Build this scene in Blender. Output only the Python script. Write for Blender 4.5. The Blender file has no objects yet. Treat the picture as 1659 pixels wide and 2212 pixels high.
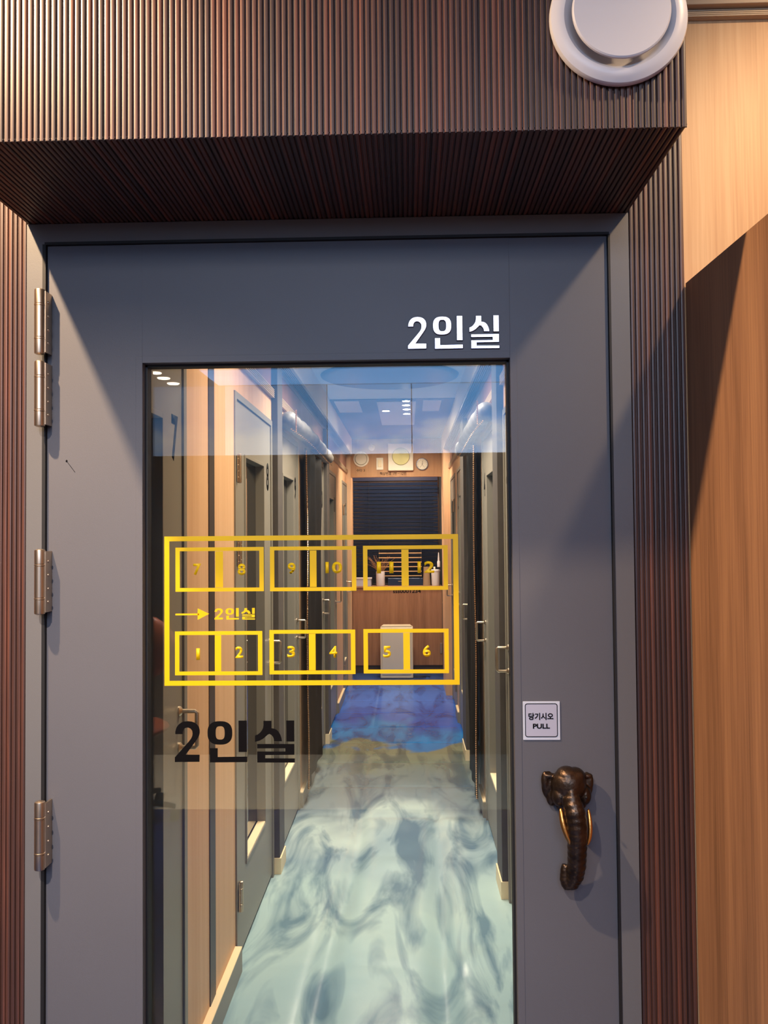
import bpy, bmesh, math, random
from mathutils import Vector, Matrix
random.seed(7)
sc = bpy.context.scene
COL = sc.collection
PI = math.pi

# ------------------------------------------------------------------ camera
FPX, YAW, PITCH, ROLL, EYE = 1800.0, 0.02775, 0.0277, -0.0087, 1.58
_fw = Vector((-math.sin(YAW)*math.cos(PITCH), math.cos(YAW)*math.cos(PITCH), math.sin(PITCH)))
_rt = Vector((math.cos(YAW), math.sin(YAW), 0)); _up = _rt.cross(_fw)
RT = math.cos(ROLL)*_rt + math.sin(ROLL)*_up
UP = -math.sin(ROLL)*_rt + math.cos(ROLL)*_up
cam_d = bpy.data.cameras.new('camera'); cam = bpy.data.objects.new('camera', cam_d); COL.objects.link(cam)
cam_d.sensor_fit = 'HORIZONTAL'; cam_d.sensor_width = 36; cam_d.lens = 36*FPX/1659
cam_d.clip_start = 0.02
cam.matrix_world = Matrix(((RT.x, UP.x, -_fw.x, 0), (RT.y, UP.y, -_fw.y, 0), (RT.z, UP.z, -_fw.z, EYE), (0, 0, 0, 1)))
sc.camera = cam

def P(x, y, Y):
    """photo measurement -> real point on the plane at depth Y"""
    d = _fw + RT*((x-829.5)/FPX) - UP*((y-1106)/FPX)
    d = d*(Y/d.y)
    return Vector((d.x, Y, d.z+EYE))

# ------------------------------------------------------------------ world, view
w = bpy.data.worlds.new('world'); sc.world = w; w.use_nodes = True
w.node_tree.nodes['Background'].inputs[0].default_value = (0.6, 0.65, 0.8, 1)
w.node_tree.nodes['Background'].inputs[1].default_value = 0.02
vs = sc.view_settings
vs.view_transform = 'Standard'; vs.look = 'None'; vs.gamma = 1; vs.use_curve_mapping = False
vs.exposure = 1.0
sc.cycles.use_denoising = True
sc.cycles.max_bounces = 10; sc.cycles.transparent_max_bounces = 12
sc.cycles.caustics_reflective = False; sc.cycles.caustics_refractive = False
sc.cycles.sample_clamp_indirect = 6

# light levels (all tuned here)
SKY_E, SPOT_L, SPOT_R, ROOM_E = 3.8, 98.0, 27.0, 3.0
COR_NEAR, COR_MID, COR_FAR, DOWN_E = 10.0, 22.0, 15.0, 60.0

def lin(r, g, b):
    return tuple(((c/255)/12.92 if c/255 <= .04045 else ((c/255+.055)/1.055)**2.4) for c in (r, g, b)) + (1,)

def lamp(name, kind, loc, energy, color, target=None, **kw):
    d = bpy.data.lights.new(name, kind); d.energy = energy; d.color = color
    for k, v in kw.items(): setattr(d, k, v)
    o = bpy.data.objects.new(name, d); COL.objects.link(o); o.location = loc
    if target is not None:
        o.rotation_euler = (Vector(target)-Vector(loc)).to_track_quat('-Z', 'Y').to_euler()
    return o

WARM = (1.0, 0.70, 0.42)
lamp('spotlight_left', 'SPOT', (-.865, .76, 2.655), SPOT_L, WARM, (-.725, .975, 2.0), spot_size=math.radians(146), spot_blend=1.0, shadow_soft_size=.018)
lamp('spotlight_low', 'SPOT', (-.55, -.2, 2.655), SPOT_L*1.15, (1, .84, .72), (-.56, 1.34, .60), spot_size=math.radians(60), spot_blend=1.0, shadow_soft_size=.03)
lamp('back_fill', 'SPOT', (-1.25, -2.2, 2.655), 260.0, (1, .82, .62), (-1.3, -2.35, 0), spot_size=math.radians(62), spot_blend=.6, shadow_soft_size=.04)  # unseen lamp added to brighten the chair and cream floor mirrored in the glass
lamp('spotlight_right', 'SPOT', (.80, .72, 2.655), SPOT_R, WARM, (.85, 1.25, 1.6), spot_size=math.radians(110), spot_blend=.8, shadow_soft_size=.03)

# ------------------------------------------------------------------ materials
def nt(name):
    m = bpy.data.materials.new(name); m.use_nodes = True
    return m, m.node_tree.nodes, m.node_tree.links, m.node_tree.nodes['Principled BSDF']
def mat(name, col, rough=.5, metal=0, spec=.5, bump=0, bscale=200, var=0, vscale=3, coat=0):
    m, N, L, b = nt(name)
    b.inputs['Base Color'].default_value = col; b.inputs['Roughness'].default_value = rough
    b.inputs['Metallic'].default_value = metal; b.inputs['Specular IOR Level'].default_value = spec
    b.inputs['Coat Weight'].default_value = coat
    g = N.new('ShaderNodeNewGeometry')
    if var:
        n = N.new('ShaderNodeTexNoise'); n.inputs['Scale'].default_value = vscale; n.inputs['Detail'].default_value = 5
        L.new(g.outputs['Position'], n.inputs['Vector'])
        r = N.new('ShaderNodeValToRGB'); r.color_ramp.elements[0].position = .3; r.color_ramp.elements[1].position = .7
        r.color_ramp.elements[0].color = tuple(c*(1-var) for c in col[:3])+(1,)
        r.color_ramp.elements[1].color = tuple(min(1, c*(1+var)) for c in col[:3])+(1,)
        L.new(n.outputs['Fac'], r.inputs[0]); L.new(r.outputs[0], b.inputs['Base Color'])
    if bump:
        n = N.new('ShaderNodeTexNoise'); n.inputs['Scale'].default_value = bscale; n.inputs['Detail'].default_value = 3
        L.new(g.outputs['Position'], n.inputs['Vector'])
        u = N.new('ShaderNodeBump'); u.inputs['Strength'].default_value = bump; u.inputs['Distance'].default_value = .001
        L.new(n.outputs['Fac'], u.inputs['Height']); L.new(u.outputs[0], b.inputs['Normal'])
    return m
def wood(name, c1, c2, c3, sc3=(45, 45, 1.2), rough=.5, fine=260, spec=.4):
    m, N, L, b = nt(name)
    g = N.new('ShaderNodeNewGeometry')
    mp = N.new('ShaderNodeMapping'); mp.inputs['Scale'].default_value = sc3
    L.new(g.outputs['Position'], mp.inputs['Vector'])
    n1 = N.new('ShaderNodeTexNoise'); n1.inputs['Scale'].default_value = .35; n1.inputs['Detail'].default_value = 6; n1.inputs['Roughness'].default_value = .6; n1.inputs['Distortion'].default_value = .6
    n2 = N.new('ShaderNodeTexNoise'); n2.inputs['Scale'].default_value = 6; n2.inputs['Detail'].default_value = 3
    L.new(mp.outputs[0], n1.inputs['Vector']); L.new(mp.outputs[0], n2.inputs['Vector'])
    mx = N.new('ShaderNodeMix'); mx.inputs[0].default_value = .35
    L.new(n1.outputs['Fac'], mx.inputs[2]); L.new(n2.outputs['Fac'], mx.inputs[3])
    r = N.new('ShaderNodeValToRGB'); e = r.color_ramp.elements
    e[0].position = .34; e[0].color = c1; e[1].position = .66; e[1].color = c3
    x = e.new(.5); x.color = c2
    L.new(mx.outputs[0], r.inputs[0]); L.new(r.outputs[0], b.inputs['Base Color'])
    b.inputs['Roughness'].default_value = rough; b.inputs['Specular IOR Level'].default_value = spec
    u = N.new('ShaderNodeBump'); u.inputs['Strength'].default_value = .15; u.inputs['Distance'].default_value = .0006
    L.new(n2.outputs['Fac'], u.inputs['Height']); L.new(u.outputs[0], b.inputs['Normal'])
    return m
def emit(name, col, s):
    m, N, L, b = nt(name)
    b.inputs['Base Color'].default_value = col
    b.inputs['Emission Color'].default_value = col; b.inputs['Emission Strength'].default_value = s
    return m

M = {}
M['slate'] = mat('slate_paint', lin(90, 89, 94), .48, spec=.45, bump=.12, bscale=900, var=.05, vscale=2.2)
M['slate_frame'] = mat('slate_frame_paint', lin(98, 97, 98), .42, spec=.5, bump=.1, bscale=900)
M['cor_paint'] = mat('corridor_door_paint', lin(134, 127, 115), .4, spec=.5, bump=.05, bscale=900)
M['pilaster'] = mat('pilaster_laminate', lin(84, 78, 74), .55, spec=.25, var=.08, vscale=20)
M['black'] = mat('black_rubber', lin(16, 14, 14), .6)
M['dark_gap'] = mat('dark_gap', lin(12, 10, 12), .9)
M['darkbrown'] = mat('dark_brown_laminate', lin(60, 50, 46), .45)
M['nickel'] = mat('satin_nickel', lin(196, 176, 154), .36, 1.0)
M['chrome'] = mat('polished_chrome', lin(158, 155, 166), .16, .8)
M['white'] = mat('white_plastic', lin(212, 208, 210), .35)
M['cream'] = mat('cream_paint', lin(238, 226, 204), .6)
M['ceil'] = mat('ceiling_paint', lin(232, 230, 226), .8, bump=.1, bscale=300)
M['ceildark'] = mat('brown_ceiling_paint', lin(118, 104, 92), .5)
M['disc'] = mat('ceiling_disc_paint', lin(96, 112, 134), .35)
M['lightwood'] = wood('light_oak_laminate', lin(186, 140, 96), lin(204, 160, 114), lin(216, 176, 130), (45, 45, 1.0))
M['colwood'] = wood('pale_oak_laminate', lin(206, 160, 118), lin(216, 172, 132), lin(224, 182, 142), (60, 60, .8))
M['midwood'] = wood('brown_oak_laminate', lin(124, 88, 62), lin(152, 109, 78), lin(176, 129, 92), (40, 40, 1.0), .42)
M['redwood'] = wood('reddish_wood', lin(110, 74, 62), lin(136, 94, 80), lin(150, 106, 90), (50, 50, 1.0), .5)
M['panelwood'] = wood('walnut_panel', lin(120, 82, 58), lin(146, 104, 76), lin(164, 120, 90), (40, 40, .9), .5)
M['endwood'] = wood('end_wall_oak', lin(168, 118, 74), lin(186, 136, 90), lin(200, 150, 102), (40, 40, .9), .5)
M['bronze'] = mat('dark_bronze', lin(78, 62, 50), .34, .9, bump=.5, bscale=260, var=.4, vscale=60)
M['gold'] = mat('rubbed_gold', lin(226, 160, 84), .3, 1.0, bump=.2, bscale=300)
M['ink'] = mat('black_vinyl', lin(9, 7, 8), .7, spec=.08)
M['signface'] = mat('sign_face_silver', lin(176, 176, 192), .35, .1)
M['signrim'] = mat('sign_rim_silver', lin(205, 210, 222), .3, .2)
M['darkglass'] = mat('dark_window_glass', lin(26, 24, 24), .03, spec=.6)
M['sill'] = mat('cream_sill', lin(238, 216, 176), .45)
M['leather'] = mat('brown_leather', lin(196, 104, 66), .32, bump=.3, bscale=400)
M['fabric'] = mat('charcoal_quilted_fabric', lin(34, 29, 26), .85, spec=.08, bump=.6, bscale=120, var=.2, vscale=30)
M['rollfab'] = mat('rolled_grey_fabric', lin(104, 99, 94), .55, bump=.8, bscale=60, var=.12, vscale=12)
M['bead'] = mat('bead_gold', lin(226, 176, 130), .2, .9)
M['purif'] = mat('ivory_plastic', lin(222, 208, 178), .4)
M['tile'] = mat('cream_floor_tile', lin(222, 206, 176), .25, var=.05, vscale=4)
M['beigewall'] = mat('beige_wall_paint', lin(120, 104, 88), .7)
M['brass'] = mat('brushed_brass', lin(226, 196, 120), .16, 1.0)
M['twig'] = mat('dried_twig', lin(150, 104, 60), .7)
M['cup'] = mat('taupe_cup', lin(150, 124, 96), .5)
M['blind'] = mat('black_blind', lin(36, 48, 76), .25, .2)
M['groove'] = mat('grooved_moulding', lin(190, 164, 132), .45)
M['coolgroove'] = mat('grey_moulding', lin(150, 138, 128), .4)

def slat_mat():
    m, N, L, b = nt('fluted_walnut')
    g = N.new('ShaderNodeNewGeometry'); s = N.new('ShaderNodeSeparateXYZ'); L.new(g.outputs['Position'], s.inputs[0])
    q = N.new('ShaderNodeMath'); q.operation = 'DIVIDE'; q.inputs[1].default_value = .0077; L.new(s.outputs[0], q.inputs[0])
    f = N.new('ShaderNodeMath'); f.operation = 'FLOOR'; L.new(q.outputs[0], f.inputs[0])
    wn = N.new('ShaderNodeTexWhiteNoise'); wn.noise_dimensions = '1D'; L.new(f.outputs[0], wn.inputs['W'])
    mp = N.new('ShaderNodeMapping'); mp.inputs['Scale'].default_value = (420, 7, 7); L.new(g.outputs['Position'], mp.inputs['Vector'])
    n = N.new('ShaderNodeTexNoise'); n.inputs['Scale'].default_value = 1; n.inputs['Detail'].default_value = 4; L.new(mp.outputs[0], n.inputs['Vector'])
    mx = N.new('ShaderNodeMix'); mx.inputs[0].default_value = .45; L.new(n.outputs['Fac'], mx.inputs[2]); L.new(wn.outputs['Value'], mx.inputs[3])
    r = N.new('ShaderNodeValToRGB'); e = r.color_ramp.elements
    e[0].position = .2; e[0].color = lin(48, 31, 27); e[1].position = .85; e[1].color = lin(116, 66, 47)
    x = e.new(.5); x.color = lin(72, 46, 38)
    L.new(mx.outputs[0], r.inputs[0]); L.new(r.outputs[0], b.inputs['Base Color'])
    b.inputs['Roughness'].default_value = .42; b.inputs['Specular IOR Level'].default_value = .68
    u = N.new('ShaderNodeBump'); u.inputs['Strength'].default_value = .3; u.inputs['Distance'].default_value = .0005
    L.new(n.outputs['Fac'], u.inputs['Height']); L.new(u.outputs[0], b.inputs['Normal'])
    return m
M['flute'] = slat_mat()

def glass_mat():
    m, N, L, b = nt('clear_glass'); N.remove(b)
    out = N['Material Output']
    t = N.new('ShaderNodeBsdfTransparent'); t.inputs[0].default_value = (.965, .975, .965, 1)
    gl = N.new('ShaderNodeBsdfGlossy'); gl.inputs['Roughness'].default_value = 0.0
    fr = N.new('ShaderNodeFresnel'); fr.inputs['IOR'].default_value = 1.52
    mx = N.new('ShaderNodeMixShader'); L.new(fr.outputs[0], mx.inputs[0]); L.new(t.outputs[0], mx.inputs[1]); L.new(gl.outputs[0], mx.inputs[2])
    L.new(mx.outputs[0], out.inputs[0]); return m
M['glass'] = glass_mat()
def decal_mat():
    m, N, L, b = nt('yellow_vinyl'); out = N['Material Output']
    b.inputs['Base Color'].default_value = lin(244, 214, 20); b.inputs['Roughness'].default_value = .4
    tr = N.new('ShaderNodeBsdfTranslucent'); tr.inputs[0].default_value = lin(250, 214, 30)
    m1 = N.new('ShaderNodeMixShader'); m1.inputs[0].default_value = .35; L.new(b.outputs[0], m1.inputs[1]); L.new(tr.outputs[0], m1.inputs[2])
    tp = N.new('ShaderNodeBsdfTransparent'); tp.inputs[0].default_value = lin(255, 225, 120)
    m2 = N.new('ShaderNodeMixShader'); m2.inputs[0].default_value = .16; L.new(m1.outputs[0], m2.inputs[1]); L.new(tp.outputs[0], m2.inputs[2])
    L.new(m2.outputs[0], out.inputs[0]); return m
M['yellow'] = decal_mat()
def sky_mat(f=1.0):
    m, N, L, b = nt('backlit_sky_print')
    g = N.new('ShaderNodeNewGeometry')
    mp = N.new('ShaderNodeMapping'); mp.inputs['Scale'].default_value = (1.1, 1.1, 2.4); mp.inputs['Location'].default_value = (1.7, .3, .6)
    L.new(g.outputs['Position'], mp.inputs['Vector'])
    n = N.new('ShaderNodeTexNoise'); n.inputs['Scale'].default_value = 1.6; n.inputs['Detail'].default_value = 7; n.inputs['Roughness'].default_value = .55
    L.new(mp.outputs[0], n.inputs['Vector'])
    r = N.new('ShaderNodeValToRGB'); e = r.color_ramp.elements
    e[0].position = .42; e[0].color = lin(92, 158, 222); e[1].position = .72; e[1].color = lin(214, 226, 246)
    x = e.new(.55); x.color = lin(124, 172, 234)
    sz = N.new('ShaderNodeSeparateXYZ'); L.new(g.outputs['Position'], sz.inputs[0])
    mz = N.new('ShaderNodeMath'); mz.operation = 'MULTIPLY_ADD'; mz.inputs[1].default_value = -.7; mz.inputs[2].default_value = 1.72; L.new(sz.outputs[2], mz.inputs[0])
    az = N.new('ShaderNodeMath'); az.operation = 'ADD'; L.new(n.outputs['Fac'], az.inputs[0]); L.new(mz.outputs[0], az.inputs[1])
    L.new(az.outputs[0], r.inputs[0])
    b.inputs['Base Color'].default_value = (.2, .2, .2, 1)
    L.new(r.outputs[0], b.inputs['Emission Color']); b.inputs['Emission Strength'].default_value = SKY_E*f
    return m
M['sky'] = sky_mat(); M['skydim'] = sky_mat(.25); M['skymid'] = sky_mat(.6)

def floor_mat(name, corridor=True):
    m, N, L, b = nt(name)
    g = N.new('ShaderNodeNewGeometry'); s = N.new('ShaderNodeSeparateXYZ'); L.new(g.outputs['Position'], s.inputs[0])
    def math_(op, a, v):
        q = N.new('ShaderNodeMath'); q.operation = op; L.new(a, q.inputs[0])
        if isinstance(v, (int, float)): q.inputs[1].default_value = v
        else: L.new(v, q.inputs[1])
        return q.outputs[0]
    def noise(scale, mscale, det=4, dist=0.):
        mp = N.new('ShaderNodeMapping'); mp.inputs['Scale'].default_value = mscale; L.new(g.outputs['Position'], mp.inputs['Vector'])
        n = N.new('ShaderNodeTexNoise'); n.inputs['Scale'].default_value = scale; n.inputs['Detail'].default_value = det
        n.inputs['Distortion'].default_value = dist; L.new(mp.outputs[0], n.inputs['Vector']); return n.outputs['Fac']
    na = noise(1.5, (1.2, .8, 1), 3, .8)
    yy = math_('ADD', s.outputs[1], math_('MULTIPLY', math_('SUBTRACT', na, .5), 1.6))
    t = math_('DIVIDE', yy, 10.0)
    r = N.new('ShaderNodeValToRGB'); e = r.color_ramp.elements
    if corridor:
        stops = [(.0, (132, 164, 180)), (.28, (150, 180, 188)), (.36, (168, 192, 192)), (.42, (146, 168, 176)), (.455, (182, 198, 194)), (.50, (120, 134, 142)),
                 (.555, (104, 116, 116)), (.60, (112, 118, 96)), (.625, (120, 122, 98)), (.635, (24, 110, 176)), (.68, (24, 132, 206)), (.72, (34, 92, 196)), (.80, (60, 122, 224)), (.95, (44, 74, 130))]
    else:
        stops = [(.0, (30, 50, 110)), (.3, (44, 76, 128)), (.6, (60, 80, 90)), (1.0, (40, 60, 110))]
    e[0].position = stops[0][0]; e[0].color = lin(*stops[0][1]); e[1].position = stops[-1][0]; e[1].color = lin(*stops[-1][1])
    for p, c in stops[1:-1]:
        x = e.new(p); x.color = lin(*c)
    L.new(t, r.inputs[0])
    base = r.outputs[0]
    if corridor:
        # streaks of water print with fold shade and reflections painted in
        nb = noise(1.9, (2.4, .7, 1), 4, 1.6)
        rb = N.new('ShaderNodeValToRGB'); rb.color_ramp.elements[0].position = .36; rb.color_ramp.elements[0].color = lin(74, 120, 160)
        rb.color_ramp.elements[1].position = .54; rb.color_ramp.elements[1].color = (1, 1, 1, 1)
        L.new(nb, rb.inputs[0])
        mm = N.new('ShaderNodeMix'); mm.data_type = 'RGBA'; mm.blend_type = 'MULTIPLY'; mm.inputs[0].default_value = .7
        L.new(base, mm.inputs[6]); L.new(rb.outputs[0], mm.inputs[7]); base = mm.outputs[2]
    L.new(base, b.inputs['Base Color'])
    b.inputs['Roughness'].default_value = .27; b.inputs['Specular IOR Level'].default_value = .7
    b.inputs['Coat Weight'].default_value = .2; b.inputs['Coat Roughness'].default_value = .1
    n3 = noise(9, (1, 1, 1), 3); n4 = noise(160, (1, .3, 1), 2)
    v = N.new('ShaderNodeTexVoronoi'); v.inputs['Scale'].default_value = 16; L.new(g.outputs['Position'], v.inputs['Vector'])
    pr = math_('LESS_THAN', v.outputs['Distance'], .07)
    h = math_('ADD', math_('MULTIPLY', n3, .5), math_('ADD', math_('MULTIPLY', n4, .04), math_('MULTIPLY', pr, .15)))
    u = N.new('ShaderNodeBump'); u.inputs['Strength'].default_value = .22; u.inputs['Distance'].default_value = .012
    L.new(h, u.inputs['Height']); L.new(u.outputs[0], b.inputs['Normal']); L.new(u.outputs[0], b.inputs['Coat Normal'])
    return m
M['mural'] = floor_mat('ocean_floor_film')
M['mural_room'] = floor_mat('blue_floor_film', False)

# ------------------------------------------------------------------ mesh helpers
def bm_box(bm, x0, x1, y0, y1, z0, z1, bev=0):
    r = bmesh.ops.create_cube(bm, size=1)
    vs_ = r['verts']
    for v in vs_:
        v.co = Vector(((x0+x1)/2+v.co.x*(x1-x0), (y0+y1)/2+v.co.y*(y1-y0), (z0+z1)/2+v.co.z*(z1-z0)))
    if bev:
        es = list({e for v in vs_ for e in v.link_edges})
        bmesh.ops.bevel(bm, geom=es, offset=bev, segments=2, profile=.5, affect='EDGES')
def bm_lathe(bm, prof, c, axis='Y', seg=48, sign=1):
    """prof: (radius, height along axis)"""
    rings = []
    for r, h in prof:
        ring = []
        for i in range(seg):
            a = 2*PI*i/seg; u, v_ = r*math.cos(a), r*math.sin(a)
            p = {'Y': (u, sign*h, v_), 'Z': (u, v_, sign*h), 'X': (sign*h, u, v_)}[axis]
            ring.append(bm.verts.new(Vector(c)+Vector(p)))
        rings.append(ring)
    for a, b_ in zip(rings, rings[1:]):
        for i in range(seg): bm.faces.new((a[i], a[(i+1) % seg], b_[(i+1) % seg], b_[i]))
    for ring in (rings[0], rings[-1]):
        try: bm.faces.new(ring)
        except ValueError: pass
def bm_tube(bm, pts, rad, seg=10, cap=True):
    pts = [Vector(p) for p in pts]; rings = []
    rads = rad if isinstance(rad, (list, tuple)) else [rad]*len(pts)
    prev = None
    for i, p in enumerate(pts):
        t = (pts[min(i+1, len(pts)-1)]-pts[max(i-1, 0)]).normalized()
        if prev is None:
            a = t.orthogonal().normalized()
        else:
            a = (prev - t*prev.dot(t)).normalized()
        prev = a; b_ = t.cross(a)
        rings.append([bm.verts.new(p+(a*math.cos(2*PI*k/seg)+b_*math.sin(2*PI*k/seg))*rads[i]) for k in range(seg)])
    for r0, r1 in zip(rings, rings[1:]):
        for k in range(seg): bm.faces.new((r0[k], r0[(k+1) % seg], r1[(k+1) % seg], r1[k]))
    if cap: bm.faces.new(rings[0]); bm.faces.new(rings[-1])
def bm_ball(bm, c, r, sub=2):
    r = r if isinstance(r, (tuple, list)) else (r, r, r)
    res = bmesh.ops.create_icosphere(bm, subdivisions=sub, radius=1)
    for v in res['verts']: v.co = Vector((c[0]+v.co.x*r[0], c[1]+v.co.y*r[1], c[2]+v.co.z*r[2]))
def bm_prism(bm, poly, f, d):
    """poly 2D points, f(u,v)->Vector, d depth vector"""
    a = [bm.verts.new(f(*p)) for p in poly]; b_ = [bm.verts.new(f(*p)+Vector(d)) for p in poly]
    bm.faces.new(a); bm.faces.new(b_[::-1]); n = len(a)
    for i in range(n): bm.faces.new((a[i], a[(i+1) % n], b_[(i+1) % n], b_[i]))

def obj(name, bm, m, parent=None, smooth=False, label=None):
    me = bpy.data.meshes.new(name)
    if isinstance(bm, bmesh.types.BMesh):
        bmesh.ops.recalc_face_normals(bm, faces=bm.faces[:]); bm.to_mesh(me); bm.free()
    else: me = bm; me.name = name
    me.materials.clear(); me.materials.append(M[m] if isinstance(m, str) else m)
    if smooth:
        for p in me.polygons: p.use_smooth = True
        if smooth != True: me.set_sharp_from_angle(angle=math.radians(smooth))
    o = bpy.data.objects.new(name, me); COL.objects.link(o)
    if parent: o.parent = parent; o.matrix_parent_inverse = Matrix.Translation(-parent.location) if parent.parent is None else Matrix.Identity(4)
    if label: o['label'] = label
    return o
def box(name, x0, x1, y0, y1, z0, z1, m, parent=None, bev=0, label=None):
    bm = bmesh.new(); bm_box(bm, x0, x1, y0, y1, z0, z1, bev)
    return obj(name, bm, m, parent, label=label)
def tag(o, label, cat, group=None):
    o['label'] = label; o['category'] = cat
    if group: o['group'] = group
    return o
def thing(name, label, cat, loc, group=None):
    o = bpy.data.objects.new(name, None); COL.objects.link(o); o.location = loc
    return tag(o, label, cat, group)
def struct(o): o['kind'] = 'structure'; return o
def sempty(name, loc=(0, 0, 0)):
    o = bpy.data.objects.new(name, None); COL.objects.link(o); o.location = loc; return struct(o)

def curve_mesh(make, size_box=None, extr=.0003, bev=0.0, offset=0.0):
    """make(curve) fills a 2D curve; returns mesh; fits to size_box=(w,h) centred at origin in XY"""
    c = make(); c.dimensions = '2D'; c.fill_mode = 'BOTH'; c.offset = 0
    o = bpy.data.objects.new('tmp', c); COL.objects.link(o)
    dg = bpy.context.evaluated_depsgraph_get()
    me = bpy.data.meshes.new_from_object(o.evaluated_get(dg)); bpy.data.objects.remove(o)
    xs = [v.co.x for v in me.vertices]; ys = [v.co.y for v in me.vertices]
    cx, cy = (min(xs)+max(xs))/2, (min(ys)+max(ys))/2
    w_, h_ = max(xs)-min(xs), max(ys)-min(ys)
    sx = size_box[0]/w_ if size_box[0] else size_box[1]/h_
    sy = size_box[1]/h_ if size_box[1] else sx
    bm = bmesh.new(); bm.from_mesh(me)
    for v in bm.verts: v.co = Vector(((v.co.x-cx)*sx, (v.co.y-cy)*sy, 0))
    bmesh.ops.remove_doubles(bm, verts=bm.verts, dist=1e-7)
    bmesh.ops.delete(bm, geom=[e for e in bm.edges if not e.link_faces], context='EDGES')
    r = bmesh.ops.extrude_face_region(bm, geom=bm.faces[:])
    for v in [g for g in r['geom'] if isinstance(g, bmesh.types.BMVert)]: v.co.z += extr
    if bev:
        bm.edges.ensure_lookup_table(); bmesh.ops.recalc_face_normals(bm, faces=bm.faces[:])
        es = [e for e in bm.edges if len(e.link_faces) == 2 and all(v.co.z > extr*.9 for v in e.verts) and abs(e.link_faces[0].normal.dot(e.link_faces[1].normal)) < .5]
        bmesh.ops.bevel(bm, geom=es, offset=bev, segments=2, profile=.5, affect='EDGES')
    me2 = bpy.data.meshes.new('t'); bmesh.ops.recalc_face_normals(bm, faces=bm.faces[:]); bm.to_mesh(me2); bm.free()
    return me2
def font_curve(text, bold=.0):
    def mk():
        c = bpy.data.curves.new('t', 'FONT'); c.body = text; c.size = 1; c.resolution_u = 5; c.offset = bold
        return c
    return mk
def font_mesh(text, w_, h_, bold=.0, extr=.0003):
    c = bpy.data.curves.new('t', 'FONT'); c.body = text; c.size = 1; c.resolution_u = 5; c.offset = bold; c.fill_mode = 'BOTH'
    return curve_mesh(lambda: c, (w_, h_), extr)
# font curves reset offset in curve_mesh, so embolden here instead
def curve_mesh_font(text, w_, h_, bold, extr=.0003):
    c = bpy.data.curves.new('t', 'FONT'); c.body = text; c.size = 1; c.resolution_u = 5; c.offset = bold; c.fill_mode = 'BOTH'
    o = bpy.data.objects.new('tmp', c); COL.objects.link(o)
    dg = bpy.context.evaluated_depsgraph_get()
    me = bpy.data.meshes.new_from_object(o.evaluated_get(dg)); bpy.data.objects.remove(o)
    xs = [v.co.x for v in me.vertices]; ys = [v.co.y for v in me.vertices]
    cx, cy = (min(xs)+max(xs))/2, (min(ys)+max(ys))/2; w0, h0 = max(xs)-min(xs), max(ys)-min(ys)
    sy = h_/h0; sx = w_/w0 if w_ else sy
    bm = bmesh.new(); bm.from_mesh(me)
    for v in bm.verts: v.co = Vector(((v.co.x-cx)*sx, (v.co.y-cy)*sy, 0))
    bmesh.ops.remove_doubles(bm, verts=bm.verts, dist=1e-6)
    r = bmesh.ops.extrude_face_region(bm, geom=bm.faces[:])
    for v in [g for g in r['geom'] if isinstance(g, bmesh.types.BMVert)]: v.co.z += extr
    me2 = bpy.data.meshes.new('t'); bmesh.ops.recalc_face_normals(bm, faces=bm.faces[:]); bm.to_mesh(me2); bm.free()
    return me2
FRONT = Matrix(((1, 0, 0), (0, 0, -1), (0, 1, 0))).to_4x4()       # XY drawing -> facing -Y
LEFTW = Matrix(((0, 0, 1), (1, 0, 0), (0, 1, 0))).to_4x4()         # facing +X, reads towards +Y
RIGHTW = Matrix(((0, 0, -1), (-1, 0, 0), (0, 1, 0))).to_4x4()      # facing -X
def text(name, s, w_, h_, c, m, parent, face=FRONT, bold=.02, extr=.0004, label=None, sub=False):
    me = curve_mesh_font(s, w_, h_, bold, extr); me.transform(Matrix.Translation(Vector(c)) @ face)
    return obj(name, me, m, parent, label=label)

# lettering of the sign "2 in-sil", drawn as outlines
def sel(cx, cy, a, b_, n=2.6, k=40):
    o = []
    for i in range(k):
        t = 2*PI*i/k; ct, st = math.cos(t), math.sin(t)
        o.append((cx+a*math.copysign(abs(ct)**(2/n), ct), cy+b_*math.copysign(abs(st)**(2/n), st)))
    return o
GL = [[(198,290),(199,262),(206,232),(220,202),(243,177),(270,160),(303,150),(340,147),(380,151),(415,163),(442,182),(461,208),(471,240),(472,275),(466,302),(452,332),(420,378),(315,518),(470,520),(468,598),(193,600),(193,548),(352,370),(374,342),(388,312),(392,284),(388,256),(374,234),(352,221),(330,218),(308,223),(292,237),(283,260),(280,290)],
      [(905,142),(997,142),(997,490),(905,490)],
      [(585,447),(672,447),(672,545),(1000,541),(1000,602),(585,605)],
      [(1183,145),(1272,145),(1272,228),(1300,231),(1328,244),(1352,268),(1370,300),(1382,335),(1388,372),(1300,370),(1297,345),(1288,322),(1272,303),(1250,290),(1232,297),(1208,318),(1180,342),(1140,364),(1088,378),(1088,308),(1118,297),(1145,276),(1165,250),(1178,224),(1183,195)],
      [(1437,142),(1525,142),(1525,375),(1437,375)],
      [(1112,402),(1525,402),(1525,522),(1200,524),(1200,560),(1530,562),(1530,608),(1112,606),(1112,485),(1425,485),(1425,450),(1112,450)]]
RING = (sel(697, 278, 138, 130), sel(700, 278, 50, 74, 3))
def glyph_curves(which):
    def mk():
        c = bpy.data.curves.new('t', 'CURVE'); c.dimensions = '2D'
        for poly in which:
            s = c.splines.new('POLY'); s.points.add(len(poly)-1); s.use_cyclic_u = True
            for p, q in zip(s.points, poly): p.co = (q[0]/1000, -q[1]/1000, 0, 1)
        return c
    return mk
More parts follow.
